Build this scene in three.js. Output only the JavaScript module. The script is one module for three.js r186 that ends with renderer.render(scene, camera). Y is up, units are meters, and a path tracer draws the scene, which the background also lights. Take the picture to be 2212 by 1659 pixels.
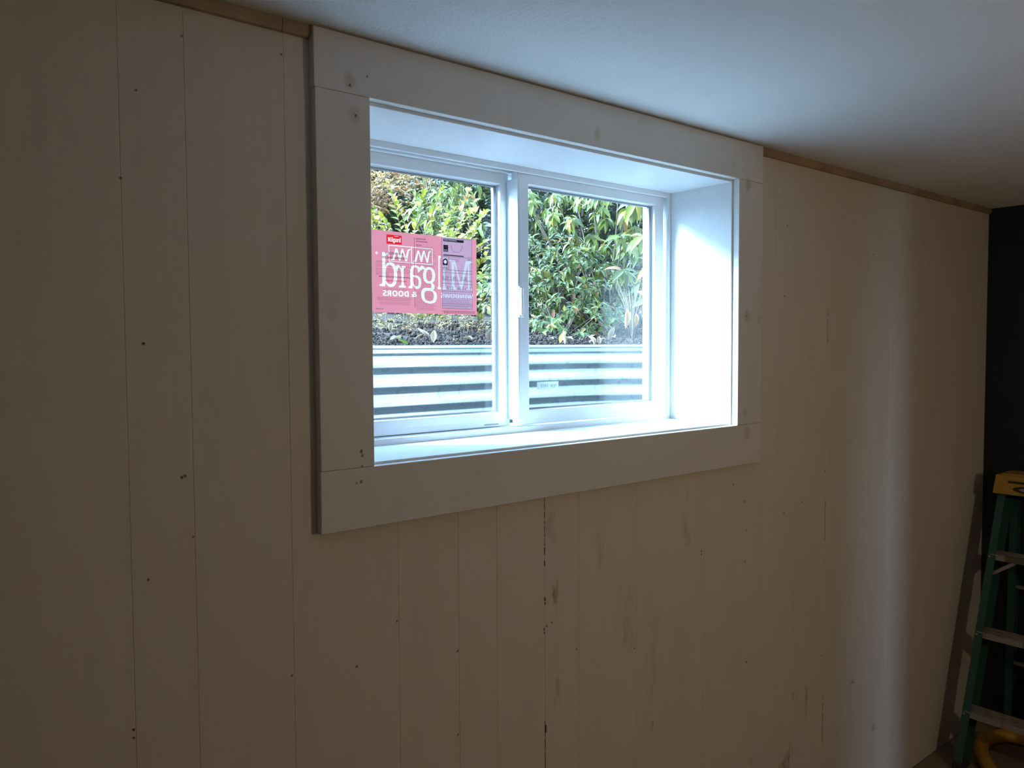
import * as THREE from 'three';
import { RoundedBoxGeometry } from 'three/addons/geometries/RoundedBoxGeometry.js';
import { mergeGeometries, mergeVertices, toCreasedNormals } from 'three/addons/utils/BufferGeometryUtils.js';
import { RectAreaLightUniformsLib } from 'three/addons/lights/RectAreaLightUniformsLib.js';
import { createNoise2D, createNoise3D } from 'simplex-noise';

// ---------------------------------------------------------------- camera, sky, sun, exposure
RectAreaLightUniformsLib.init();
const scene = new THREE.Scene();
const renderer = new THREE.WebGLRenderer({ antialias: true });
renderer.toneMapping = THREE.LinearToneMapping;
renderer.toneMappingExposure = 1.0;
renderer.outputColorSpace = THREE.SRGBColorSpace;
renderer.shadowMap.enabled = true;

const EYE = new THREE.Vector3(0, 1.62, 1.356);
const camera = new THREE.PerspectiveCamera(2 * Math.atan(829.5 / 1742.1) * 180 / Math.PI, 2212 / 1659, 0.05, 80);
camera.position.copy(EYE);
camera.setRotationFromMatrix(new THREE.Matrix4().makeBasis(
  new THREE.Vector3(0.76917, -0.00507, 0.63902), new THREE.Vector3(0.03379, 0.99889, -0.03275), new THREE.Vector3(-0.63815, 0.04678, 0.76849)));

const SUN = new THREE.Vector3(-1.6, 0.95, -1.0).normalize();      // towards the sun: low, outside, to the left
{ // hazy bright sky with the glow that haze gives around the sun
  const W = 512, H = 256, d = new Float32Array(W * H * 4), v = new THREE.Vector3();
  for (let j = 0; j < H; j++) for (let i = 0; i < W; i++) {
    const th = ((j + 0.5) / H - 0.5) * Math.PI, ph = ((i + 0.5) / W - 0.5) * 2 * Math.PI;
    v.set(Math.cos(th) * Math.cos(ph), Math.sin(th), Math.cos(th) * Math.sin(ph));
    const up = Math.max(0, v.y), k = Math.pow(1 - up, 2.2), a = Math.acos(Math.min(1, v.dot(SUN)));
    const glow = 7 * Math.exp(-a * a / 0.16) + 2.2 * Math.exp(-a / 0.7);
    const o = (j * W + i) * 4;
    d[o] = 3.1 * (0.40 + 0.36 * k) + glow * 0.66; d[o + 1] = 3.1 * (0.90 + 0.36 * k) + glow * 1.05; d[o + 2] = 3.1 * (1.72 + 0.22 * k) + glow * 1.4; d[o + 3] = 1;
  }
  const t = new THREE.DataTexture(d, W, H, THREE.RGBAFormat, THREE.FloatType);
  t.mapping = THREE.EquirectangularReflectionMapping; t.colorSpace = THREE.LinearSRGBColorSpace; t.magFilter = THREE.LinearFilter; t.minFilter = THREE.LinearFilter; t.needsUpdate = true;
  scene.background = t;
}
const sun = new THREE.DirectionalLight(new THREE.Color().setRGB(0.45, 0.74, 1.0), 37.0);
sun.position.copy(SUN).multiplyScalar(20).add(new THREE.Vector3(1.4, 1.6, -0.3));
sun.target.position.set(1.4, 1.6, -0.3);
sun.shadow.radius = 36; sun.castShadow = true;                       // veiled by haze: about nineteen degrees across
sun.shadow.mapSize.set(4096, 4096);
Object.assign(sun.shadow.camera, { left: -9, right: 9, top: 9, bottom: -9, near: 0.5, far: 45 });
scene.add(sun, sun.target);

// ---------------------------------------------------------------- helpers
let seed = 20241;
const rnd = () => { seed = (seed + 0x6d2b79f5) | 0; let t = Math.imul(seed ^ (seed >>> 15), 1 | seed); t = (t + Math.imul(t ^ (t >>> 7), 61 | t)) ^ t; return ((t ^ (t >>> 14)) >>> 0) / 4294967296; };
const rr = (a, b) => a + (b - a) * rnd(), pick = (a) => a[Math.floor(rnd() * a.length)];
const gauss = () => (rnd() + rnd() + rnd() + rnd() - 2) * 0.87;
const n2 = createNoise2D(rnd), n3 = createNoise3D(rnd);
const V3 = (x, y, z) => new THREE.Vector3(x, y, z);
const names = {};
const numbered = (n) => { names[n] = (names[n] ?? -1) + 1; return names[n] ? n + '_' + String(names[n]).padStart(3, '0') : n; };
function part(name, geo, mat, parent, label) {
  const m = new THREE.Mesh(geo, mat); m.name = name; m.castShadow = m.receiveShadow = true;
  if (label) m.userData.label = label;
  parent.add(m); return m;
}
function thing(name, label, category, pos = [0, 0, 0], group) {
  const g = new THREE.Group(); g.name = numbered(name); g.position.set(...pos); g.userData = { label, category };
  if (group) g.userData.group = group;
  scene.add(g); return g;
}
function single(name, geo, mat, label, category, group) {
  const m = new THREE.Mesh(geo, mat); m.name = numbered(name); m.castShadow = m.receiveShadow = true;
  m.userData = { label, category }; if (group) m.userData.group = group;
  scene.add(m); return m;
}
function structure(name, label) { const g = new THREE.Group(); g.name = name; g.userData = { kind: 'structure', label }; scene.add(g); return g; }
function box(x0, x1, y0, y1, z0, z1, r = 0) {
  const w = x1 - x0, h = y1 - y0, d = z1 - z0;
  const g = r ? new RoundedBoxGeometry(w, h, d, 2, Math.min(r, w / 2.01, h / 2.01, d / 2.01)) : new THREE.BoxGeometry(w, h, d);
  return g.translate((x0 + x1) / 2, (y0 + y1) / 2, (z0 + z1) / 2);
}
const rectPath = (x0, x1, y0, y1, P = THREE.Shape) => { const s = new P(); s.moveTo(x0, y0); s.lineTo(x1, y0); s.lineTo(x1, y1); s.lineTo(x0, y1); s.closePath(); return s; };
function extrude(shape, z0, z1, b = 0.002, seg = 1) {
  return new THREE.ExtrudeGeometry(shape, { depth: z1 - z0 - 2 * b, bevelEnabled: b > 0, bevelSize: b, bevelThickness: b, bevelOffset: -b, bevelSegments: seg, curveSegments: 10 }).translate(0, 0, z0 + b);
}
function ring(o, i, z0, z1, b = 0.003, seg = 2) { const s = rectPath(...o); s.holes.push(rectPath(...i, THREE.Path)); return extrude(s, z0, z1, b, seg); }
function uvFrom(g, f) {
  const p = g.attributes.position, uv = new Float32Array(p.count * 2);
  for (let i = 0; i < p.count; i++) { const [u, v] = f(p.getX(i), p.getY(i), p.getZ(i)); uv[2 * i] = u; uv[2 * i + 1] = v; }
  g.setAttribute('uv', new THREE.BufferAttribute(uv, 2)); return g;
}
const wallUV = (g) => uvFrom(g, (x, y, z) => [x + z, y + z * 0.5]);
const tube = (pts, r, seg = 24, rad = 8, closed = false) => new THREE.TubeGeometry(new THREE.CatmullRomCurve3(pts.map((p) => V3(...p)), closed, 'centripetal'), seg, r, rad, closed);
function bar(a, b, w, d, r = 0.002) { // a rectangular bar from a to b
  const A = V3(...a), B = V3(...b), g = new RoundedBoxGeometry(w, A.distanceTo(B), d, 1, r);
  return g.applyQuaternion(new THREE.Quaternion().setFromUnitVectors(V3(0, 1, 0), B.clone().sub(A).normalize())).translate((A.x + B.x) / 2, (A.y + B.y) / 2, (A.z + B.z) / 2);
}
// textures
function dataTexture(size, f, { srgb = false, repeat = 1 } = {}) {
  const d = new Uint8Array(size * size * 4);
  for (let j = 0; j < size; j++) for (let i = 0; i < size; i++) {
    const c = f(i / size, j / size), o = (j * size + i) * 4;
    for (let k = 0; k < 3; k++) d[o + k] = Math.max(0, Math.min(255, Math.round((Array.isArray(c) ? c[k] : c) * 255)));
    d[o + 3] = 255;
  }
  const t = new THREE.DataTexture(d, size, size); t.wrapS = t.wrapT = THREE.RepeatWrapping; t.magFilter = THREE.LinearFilter; t.minFilter = THREE.LinearFilter;
  if (srgb) t.colorSpace = THREE.SRGBColorSpace;
  t.repeat.set(repeat, repeat); t.needsUpdate = true; return t;
}
// noise that tiles over the unit square
const tile = (u, v, f, s = 0) => { const a = u * Math.PI * 2, b = v * Math.PI * 2, r = f / (2 * Math.PI); return 0.5 * (n3(Math.cos(a) * r + s, Math.sin(a) * r, Math.cos(b) * r + 7) + n3(Math.sin(b) * r + s, Math.cos(b) * r + 3, Math.sin(a) * r)); };
function canvasTexture(w, h, draw, srgb = true) {
  const c = document.createElement('canvas'); c.width = w; c.height = h; draw(c.getContext('2d'), w, h);
  const t = new THREE.CanvasTexture(c); if (srgb) t.colorSpace = THREE.SRGBColorSpace; t.magFilter = THREE.LinearFilter; return t;
}
const std = (o) => new THREE.MeshStandardMaterial(o), phys = (o) => new THREE.MeshPhysicalMaterial(o);
const lin = (r, g, b) => new THREE.Color().setRGB(r, g, b);

// ---------------------------------------------------------------- materials
const FY = -0.015, CY = 2.19;                                        // floor and ceiling
const orangePeel = dataTexture(512, (u, v) => 0.5 + 0.28 * tile(u, v, 60) + 0.22 * tile(u, v, 130, 4));
const brushBump = dataTexture(512, (u, v) => 0.5 + 0.3 * tile(u, v, 10) + 0.2 * tile(u, v * 1, 90, 9));
const M = {};
// the paint of the panelling with its nail holes, scuffs and filler marks, laid out in metres
const PX0 = -0.1, PW = 3.9, PH = 2.2;
const panelMap = canvasTexture(2048, 1152, (c, w, h) => {
  const X = (x) => (x - PX0) / PW * w, Y = (y) => h - y / PH * h, S = w / PW;
  c.fillStyle = '#dcd3c6'; c.fillRect(0, 0, w, h);
  for (let i = 0; i < 900; i++) { // patchy roller paint, long vertical strokes
    const x = rr(0, w), y = rr(0, h), l = rr(40, 260), t = rr(6, 40);
    c.fillStyle = pick(['rgba(120,96,70,0.012)', 'rgba(255,250,240,0.016)', 'rgba(110,104,100,0.012)', 'rgba(150,120,80,0.010)']);
    c.beginPath(); c.ellipse(x, y, t / 2, l / 2, 0, 0, 7); c.fill();
  }
  const smudge = (x, y, rx, ry, a, n = 14, col = '70,58,48') => { for (let i = 0; i < n; i++) { c.fillStyle = `rgba(${col},${a * rr(0.4, 1)})`; c.beginPath(); c.ellipse(X(x + gauss() * rx), Y(y + gauss() * ry), S * rx * rr(0.1, 0.5), S * ry * rr(0.15, 0.6), rr(-0.2, 0.2), 0, 7); c.fill(); } };
  smudge(1.252, 1.04, 0.012, 0.035, 0.11, 18); smudge(1.258, 0.81, 0.012, 0.04, 0.08); smudge(1.24, 1.2, 0.03, 0.04, 0.04);
  smudge(1.40, 1.13, 0.02, 0.05, 0.04); smudge(1.50, 0.93, 0.025, 0.12, 0.035, 20); smudge(1.73, 1.13, 0.02, 0.07, 0.045, 20); smudge(1.60, 0.8, 0.04, 0.12, 0.03, 20);
  smudge(2.35, 0.48, 0.014, 0.05, 0.14, 10); smudge(2.27, 0.52, 0.008, 0.02, 0.2, 6); smudge(2.65, 0.455, 0.022, 0.010, 0.22, 9); smudge(2.25, 0.33, 0.03, 0.03, 0.14, 16); smudge(2.22, 0.28, 0.05, 0.03, 0.12, 16);
  smudge(2.8, 0.25, 0.02, 0.02, 0.16, 6); smudge(1.49, 0.885, 0.008, 0.02, 0.1, 6); smudge(1.6, 0.63, 0.012, 0.012, 0.14, 7); smudge(2.04, 0.39, 0.012, 0.03, 0.12, 7); smudge(1.42, 0.52, 0.02, 0.02, 0.12, 7); smudge(2.62, 0.74, 0.01, 0.05, 0.05, 8);
  for (const [x, y, a] of [[2.2, 0.35, 0.5], [2.34, 0.52, 0.5], [2.345, 0.49, 0.6], [2.35, 0.44, 0.5], [2.29, 0.53, 0.5], [2.29, 0.50, 0.4]]) smudge(x, y, 0.003, 0.008, a, 3, '40,32,26');
  // nail holes
  const holes = [[0.368, 1.627, 3.4], [0.422, 1.408, 3], [0.427, 1.41, 3], [0.366, 1.249, 2.6], [0.367, 2.022, 2.2], [0.439, 2.122, 2.4], [0.607, 2.13, 2.2], [0.341, 1.883, 2.4], [0.338, 1.012, 3], [0.338, 0.999, 2.6], [0.438, 1.307, 2.2], [0.606, 1.028, 2.4], [0.827, 1.078, 2.4], [0.737, 1.01, 2.8], [0.974, 0.981, 2.8], [0.973, 0.802, 2.4], [1.8, 1.055, 3], [1.8, 1.046, 3], [1.945, 1.223, 3], [1.998, 1.167, 3], [2.01, 1.08, 3], [2.005, 0.99, 3], [2.016, 0.69, 3], [2.02, 0.685, 3], [2.207, 1.105, 3], [2.2, 1.767, 3.4], [2.309, 1.125, 3], [1.218, 0.971, 3.2], [1.226, 0.977, 3], [1.242, 0.982, 2.6], [1.322, 0.899, 2.6], [1.526, 0.851, 2.6], [1.219, 0.962, 3], [2.447, 1.21, 3], [2.449, 0.92, 3], [2.75, 1.93, 3.4], [2.21, 1.98, 3], [2.44, 0.6, 3]];
  for (const [x, y, r] of holes) { c.fillStyle = '#1c140e'; c.beginPath(); c.ellipse(X(x), Y(y), r * 0.30, r * 0.40, rr(0, 3), 0, 7); c.fill(); }
  // old filler missing along the two sheet joints
  c.fillStyle = '#1a130d';
  for (const [x, a, b, t] of [[1.2205, 1.30, 1.165, 1.2], [1.2205, 1.16, 1.145, 2.4], [1.2205, 1.13, 1.12, 2.6], [1.221, 1.045, 1.03, 3], [1.2205, 0.76, 0.5, 1.6], [1.222, 0.745, 0.73, 3], [2.452, 1.12, 0.98, 1.4], [2.452, 0.46, 0.3, 1.6], [2.452, 1.74, 1.62, 1.2]])
    for (let y = a; y > b; y -= 0.004) if (rnd() < 0.8) c.fillRect(X(x) - t * 0.3 + rr(-0.3, 0.3), Y(y), t * rr(0.35, 0.7), 2.4);
});
panelMap.wrapS = panelMap.wrapT = THREE.RepeatWrapping;
M.panel = std({ map: panelMap, roughness: 0.62, bumpMap: brushBump, bumpScale: 0.0004 });
const casingMap = canvasTexture(1024, 1024, (c, w, h) => { // covers 1.5 m square from (0.6, 1.2)
  const X = (x) => (x - 0.6) / 1.5 * w, Y = (y) => h - (y - 1.2) / 1.5 * h;
  c.fillStyle = '#dfdcd6'; c.fillRect(0, 0, w, h);
  for (let i = 0; i < 400; i++) { c.fillStyle = pick(['rgba(120,110,96,0.02)', 'rgba(255,255,250,0.03)']); c.beginPath(); c.ellipse(rr(0, w), rr(0, h), rr(4, 30), rr(4, 30), 0, 0, 7); c.fill(); }
  for (const [x, y, s, a] of [[0.728, 2.103, 10, 0.5], [0.739, 2.045, 10, 0.42], [1.371, 2.112, 8, 0.4], [1.376, 2.128, 5, 0.3], [1.907, 2.117, 6, 0.3], [1.976, 2.069, 12, 0.5], [1.974, 1.699, 12, 0.4], [2.036, 1.694, 9, 0.35], [0.684, 1.679, 8, 0.25], [1.971, 1.43, 9, 0.4], [1.979, 1.37, 11, 0.4]]) // knots bleeding through the primer
    for (let k = 0; k < 7; k++) { c.fillStyle = `rgba(150,118,66,${a * 0.09})`; c.beginPath(); c.ellipse(X(x) + rr(-3, 3), Y(y) + rr(-4, 4), s * rr(0.5, 1), s * rr(0.7, 1.2), 0, 0, 7); c.fill(); }
  c.fillStyle = 'rgba(60,44,30,0.75)';
  for (const [x, y, r] of [[0.729, 2.097, 2], [0.74, 2.044, 2], [0.742, 1.425, 2.4], [0.744, 1.417, 2], [0.743, 1.397, 1.6], [0.741, 1.368, 2.2], [0.731, 1.366, 1.4], [0.765, 2.12, 1.5], [1.974, 1.702, 1.5]]) { c.beginPath(); c.ellipse(X(x), Y(y), r * 0.7, r, 0.3, 0, 7); c.fill(); }
});
casingMap.wrapS = casingMap.wrapT = THREE.RepeatWrapping;
M.casing = std({ map: casingMap, roughness: 0.55, bumpMap: brushBump, bumpScale: 0.0004 });
const casingUV = (g) => uvFrom(g, (x, y) => [(x - 0.6) / 1.5, (y - 1.2) / 1.5]);
const linerMap = dataTexture(512, (u, v) => { const s = 0.9 + 0.012 * tile(u, v, 6) + 0.01 * tile(u, v, 40, 2); return [s, s, s]; }, { srgb: true });
M.liner = std({ map: linerMap, roughness: 0.5 });
M.vinyl = std({ color: lin(0.84, 0.85, 0.86), roughness: 0.32 });
M.spacer = std({ color: lin(0.30, 0.31, 0.33), metalness: 0.6, roughness: 0.45 });
M.glass = phys({ color: lin(1, 1, 1), roughness: 0, transmission: 1, thickness: 0, ior: 1.5, specularIntensity: 0.55 });
M.ceiling = std({ color: lin(0.85, 0.85, 0.84), roughness: 0.8, bumpMap: orangePeel, bumpScale: 0.0012 });
M.concrete = std({ map: dataTexture(512, (u, v) => { const s = 0.50 + 0.06 * tile(u, v, 8) + 0.05 * tile(u, v, 70, 3); return [s, s * 0.985, s * 0.96]; }, { srgb: true }), roughness: 0.9 });
M.navy = std({ map: dataTexture(256, (u, v) => { const s = 1 + 0.06 * tile(u, v, 20) + 0.05 * tile(u, v, 70, 5); return [0.07 * s, 0.115 * s, 0.17 * s]; }, { srgb: true }), roughness: 0.55, bumpMap: orangePeel, bumpScale: 0.0008 });
M.roomWall = std({ color: lin(0.24, 0.21, 0.18), roughness: 0.8, bumpMap: orangePeel, bumpScale: 0.0008 });
M.floor = std({ map: dataTexture(512, (u, v) => { const s = 0.47 + 0.035 * tile(u, v, 9) + 0.03 * tile(u, v, 80, 6); return [s * 1.1, s * 0.95, s * 0.8]; }, { srgb: true }), roughness: 0.75 });
const woodMap = dataTexture(256, (u, v) => { const s = 0.66 + 0.05 * tile(u, v, 4) + 0.03 * Math.sin(40 * v + 5 * tile(u, v, 5, 3)); return [s, s * 0.87, s * 0.72]; }, { srgb: true });
M.trimWood = std({ map: woodMap, roughness: 0.6 });
M.siding = std({ color: lin(0.78, 0.78, 0.77), roughness: 0.8 });

// ---------------------------------------------------------------- the window wall: concrete with an opening, panelling in front
const OX0 = 0.764, OX1 = 1.940, OY0 = 1.387, OY1 = 2.086, ZOUT = -0.33;
const XL = -2.2, XR = 3.755, ZB = 3.4;                               // inner faces of the room
const wallFront = structure('wall_front', 'painted vertical panelling with random grooves around the window');
{
  const T = 4.4;
  const s = rectPath(XL - 0.2, XR + 3, FY - 0.2, T); s.holes.push(rectPath(OX0, OX1, OY0, OY1, THREE.Path));
  part('concrete_core', wallUV(extrude(s, ZOUT, -0.008, 0)), M.concrete, wallFront);
  const P = (pts) => { const q = new THREE.Shape(); q.moveTo(...pts[0]); pts.slice(1).forEach((p) => q.lineTo(...p)); q.closePath(); return q; };
  const add = (pts) => part('panel', uvFrom(extrude(P(pts), -0.008, 0, 0.0009), (x, y) => [(x - PX0) / PW, y / PH]), M.panel, wallFront);
  const B = FY + 0.002, TT = CY - 0.001, CB = 1.36, CL = 0.70, CR = 2.0;
  const cuts = [XL, -1.98, -1.71, -1.56, -1.22, -0.94, -0.8, -0.53, -0.32, -0.05, 0.105, 0.341, 0.4405, 0.6105, 0.8315, 0.9775, 1.0805, 1.2205, 1.329, 1.5335, 1.811, 2.16, 2.452, 2.73, 2.885, 3.16, 3.43, 3.672, XR];
  for (let i = 0; i + 1 < cuts.length; i++) {
    const a = cuts[i], b = cuts[i + 1];
    if (b <= CL || a >= CR) add([[a, B], [b, B], [b, TT], [a, TT]]);
    else if (a < CL) add([[a, B], [b, B], [b, CB], [CL, CB], [CL, TT], [a, TT]]);
    else if (b > CR) add([[a, B], [b, B], [b, TT], [CR, TT], [CR, CB], [a, CB]]);
    else add([[a, B], [b, B], [b, CB], [a, CB]]);
  }
}
{ // white lap siding of the house above the foundation
  const w = structure('wall_exterior', 'white lap siding of the house above the window');
  for (let k = 0; k < 14; k++) { const y = 2.22 + k * 0.155, q = new THREE.Shape(); q.moveTo(0, y); q.lineTo(0.022, y); q.lineTo(0.008, y + 0.157); q.lineTo(0, y + 0.157); q.closePath();
    part('siding_board', new THREE.ExtrudeGeometry(q, { depth: 7.5, bevelEnabled: false }).rotateY(Math.PI / 2).applyMatrix4(new THREE.Matrix4().makeTranslation(XL, 0, ZOUT - 0.0005)), M.siding, w); }
}
// ---------------------------------------------------------------- the rest of the room shell
{
  const f = structure('floor', 'bare brown basement floor');
  part('floor_slab', uvFrom(box(XL - 0.15, XR + 0.15, FY - 0.2, FY, 0, 5.9), (x, y, z) => [x / 1.5, z / 1.5]), M.floor, f);
  const c = structure('ceiling', 'white sprayed drywall ceiling lit by the window');
  part('drywall', uvFrom(box(XL - 0.15, XR + 0.15, CY, CY + 0.15, 0, 5.9), (x, y, z) => [x / 0.6, z / 0.6]), M.ceiling, c);
  const r = structure('wall_right', 'dark navy painted end wall behind the ladder');
  part('navy_wall', uvFrom(box(XR, XR + 0.15, FY, CY, 0, 5.9), (x, y, z) => [z, y]), M.navy, r);
  const l = structure('wall_left', 'plain painted wall at the near end of the room');
  part('plain_wall', wallUV(box(XL - 0.15, XL, FY, CY, 0, 5.9)), M.roomWall, l);
  const b = structure('wall_rear', 'plain wall across the room with a doorway to the hall');
  const DX0 = 1.0, DX1 = 1.583, DY = 1.68;
  const s = new THREE.Shape(); [[XL, FY], [DX0, FY], [DX0, DY], [DX1, DY], [DX1, FY], [XR, FY], [XR, CY], [XL, CY]].forEach((p, i) => (i ? s.lineTo(...p) : s.moveTo(...p))); s.closePath();
  part('plain_wall', wallUV(extrude(s, ZB, ZB + 0.1, 0)), M.roomWall, b);
  const h = structure('wall_hall', 'hall walls beyond the doorway');
  part('hall_end', wallUV(box(XL, XR, FY, CY, 5.75, 5.9)), M.roomWall, h);
  part('hall_partition', wallUV(box(0.1, 1.025, FY, CY, 4.56, 4.66)), M.roomWall, h);
  // strips along the ceiling
  const stripGeo = (x0, x1) => { const prof = [[0, 2.1675], [0.008, 2.1685], [0.011, 2.175], [0.011, 2.1895], [0, 2.1895]], s2 = new THREE.Shape(); prof.forEach(([z, y], i) => (i ? s2.lineTo(-z, y) : s2.moveTo(-z, y))); s2.closePath(); return wallUV(new THREE.ExtrudeGeometry(s2, { depth: x1 - x0, bevelEnabled: false }).rotateY(Math.PI / 2).translate(x0, 0, 0)); };
  const t2 = structure('trim_2', 'thin wooden strip along the ceiling left of the window');
  part('strip', stripGeo(XL, 0.605), M.trimWood, t2); part('strip', stripGeo(0.606, 0.6585), M.trimWood, t2);
  const t3 = structure('trim_3', 'thin wooden strip along the ceiling right of the window');
  part('strip', stripGeo(2.0505, XR - 0.001), M.trimWood, t3);
}
// ---------------------------------------------------------------- casing boards round the window
{
  const g = structure('trim_1', 'flat white primed casing boards around the window');
  const X0 = 0.66, X1 = 2.049, IX0 = 0.770, IX1 = 1.934, Y0 = 1.280, Y1 = 2.187, IY0 = 1.394, IY1 = 2.082;
  const board = (x0, x1, y0, y1) => part('casing_board', casingUV(extrude(rectPath(x0, x1, y0, y1), 0.0002, 0.02, 0.0008)), M.casing, g);
  board(X0 - 0.0015, X1, IY1, Y1); board(X0, IX0, IY0 + 0.0006, IY1 - 0.0006); board(IX1, X1, IY0 + 0.0006, IY1 - 0.0006); board(X0 - 0.001, X1 - 0.001, Y0, IY0);
}
// ---------------------------------------------------------------- the window
const win = structure('window_1', 'white vinyl sliding basement window in a deep white reveal');
{
  const LX0 = 0.776, LX1 = 1.928, LY0 = 1.399, LY1 = 2.0745, Z1 = -0.0005, Z0 = -0.215;
  const uvL = (g) => uvFrom(g, (x, y, z) => [(x + z) / 0.5, (y + z) / 0.5]);
  part('sill_board', uvL(box(OX0 + 0.0005, OX1 - 0.0005, OY0 + 0.0005, LY0, Z0, Z1, 0.0012)), M.liner, win);
  part('head_board', uvL(box(OX0 + 0.0005, OX1 - 0.0005, LY1, OY1 - 0.0005, Z0, Z1, 0.0012)), M.liner, win);
  part('jamb_board', uvL(box(OX0 + 0.0005, LX0, LY0, LY1, Z0, Z1, 0.0012)), M.liner, win);
  part('jamb_board', uvL(box(LX1, OX1 - 0.0005, LY0, LY1, Z0, Z1, 0.0012)), M.liner, win);
  const fr = [ring([OX0 + 0.001, OX1 - 0.001, OY0 + 0.001, OY1 - 0.001], [0.790, 1.914, 1.4135, 2.0605], -0.223, -0.2155, 0.0015),
    ring([OX0 + 0.001, OX1 - 0.001, OY0 + 0.001, OY1 - 0.001], [0.783, 1.921, 1.406, 2.068], -0.315, -0.222, 0.001),
    ring([0.7835, 1.9205, 1.4065, 2.0675], [0.788, 1.916, 1.412, 2.063], -0.2640, -0.2530, 0.0005),
    ring([0.7835, 1.9205, 1.4065, 2.0675], [0.790, 1.914, 1.4135, 2.0605], -0.314, -0.290, 0.002)];
  part('frame', mergeGeometries(fr), M.vinyl, win);
  const sash = (o, i, z0, z1, gz) => {
    const s = part('sash', mergeGeometries([ring(o, i, z1 - 0.014, z1, 0.0035, 3), ring([o[0] + 0.001, o[1] - 0.001, o[2] + 0.001, o[3] - 0.001], [i[0] + 0.0015, i[1] - 0.0015, i[2] + 0.0015, i[3] - 0.0015], z0, z1 - 0.0135, 0.0012)]), M.vinyl, win);
    const j = [i[0] + 0.0015, i[1] - 0.0015, i[2] + 0.0015, i[3] - 0.0015];
    part('spacer', ring(j, [j[0] + 0.009, j[1] - 0.009, j[2] + 0.004, j[3] - 0.004], gz - 0.0105, gz - 0.0015, 0.0004, 1), M.spacer, s, 'grey metal spacer between the two panes');
    part('pane', new THREE.PlaneGeometry(j[1] - j[0], j[3] - j[2]).translate((j[0] + j[1]) / 2, (j[2] + j[3]) / 2, gz), M.glass, s);
    part('pane', new THREE.PlaneGeometry(j[1] - j[0], j[3] - j[2]).translate((j[0] + j[1]) / 2, (j[2] + j[3]) / 2, gz - 0.012), M.glass, s);
    return s;
  };
  sash([0.800, 1.340, 1.4125, 2.0695], [0.833, 1.3105, 1.4495, 2.0335], -0.296, -0.266, -0.2795);
  const rs = sash([1.334, 1.9065, 1.4155, 2.0655], [1.3725, 1.866, 1.4535, 2.034], -0.2505, -0.225, -0.2375);
  part('glazing_lip', mergeGeometries([box(0.803, 1.330, 1.4265, 1.4275, -0.2662, -0.2654), box(1.345, 1.895, 1.4285, 1.4295, -0.2252, -0.2244)]), M.vinyl, win);
  part('interlock_cover', box(1.3315, 1.3375, 1.4300, 2.046, -0.2655, -0.2215, 0.0012), M.vinyl, rs);
  part('interlock_lip', box(1.3365, 1.3425, 1.4300, 2.046, -0.2249, -0.2200, 0.0008), M.vinyl, rs);
  const latch = part('latch', mergeGeometries([box(1.3325, 1.346, 1.694, 1.772, -0.2275, -0.2165, 0.0015), box(1.3335, 1.3395, 1.6985, 1.768, -0.2175, -0.2095, 0.002)]), M.vinyl, rs);
  part('vent_notch', box(1.255, 1.30, 1.418, 1.4215, -0.2662, -0.2650, 0.0004), M.spacer, win);
}
// ---------------------------------------------------------------- lamps and the daylight from the hall
{
  const L = V3(1.80, 1.56, 2.05);
  const t = thing('ceiling_lamp', 'bare warm bulb hanging on a cord from the ceiling', 'lamp', [L.x, CY, L.z]);
  part('canopy', new THREE.CylinderGeometry(0.05, 0.055, 0.02, 24).translate(0, -0.0105, 0), M.vinyl, t);
  part('cord', new THREE.CylinderGeometry(0.003, 0.003, 0.53, 8).translate(0, -0.285, 0), M.spacer, t);
  part('socket', new THREE.CylinderGeometry(0.018, 0.022, 0.05, 16).translate(0, -0.572, 0), M.vinyl, t);
  part('bulb', new THREE.LatheGeometry([[0.0001, -0.06], [0.02, -0.055], [0.03, -0.035], [0.028, -0.01], [0.016, 0.02], [0.013, 0.035]].map((p) => new THREE.Vector2(...p)), 24).translate(0, L.y - CY, 0), std({ color: lin(1, 0.9, 0.8), emissive: lin(1, 0.72, 0.45), emissiveIntensity: 2 }), t);
  const p = new THREE.PointLight(new THREE.Color().setRGB(1, 0.765, 0.50), 1.32); p.position.copy(L); p.shadow.radius = 2; p.castShadow = true; p.shadow.mapSize.set(2048, 2048); scene.add(p);
  const w = structure('window_2', 'narrow bright window at the end of the hall');
  const wx = 0.62, wy = 1.62, wz = 5.74, ww = 0.13, wh = 0.95;
  part('frame', ring([wx - ww / 2 - 0.04, wx + ww / 2 + 0.04, wy - wh / 2 - 0.04, wy + wh / 2 + 0.04], [wx - ww / 2, wx + ww / 2, wy - wh / 2, wy + wh / 2], 5.72, 5.749, 0.002), M.vinyl, w);
  part('window_pane', box(wx - ww / 2, wx + ww / 2, wy - wh / 2, wy + wh / 2, 5.738, 5.748), std({ color: lin(0.8, 0.85, 0.9), emissive: lin(0.75, 0.86, 1), emissiveIntensity: 2 }), w);
  const a = new THREE.RectAreaLight(new THREE.Color().setRGB(0.52, 0.72, 1.0), 230, ww, wh); a.position.set(wx, wy, 5.715); a.lookAt(wx + 0.9, wy - 0.05, 3.4); scene.add(a);
}
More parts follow.
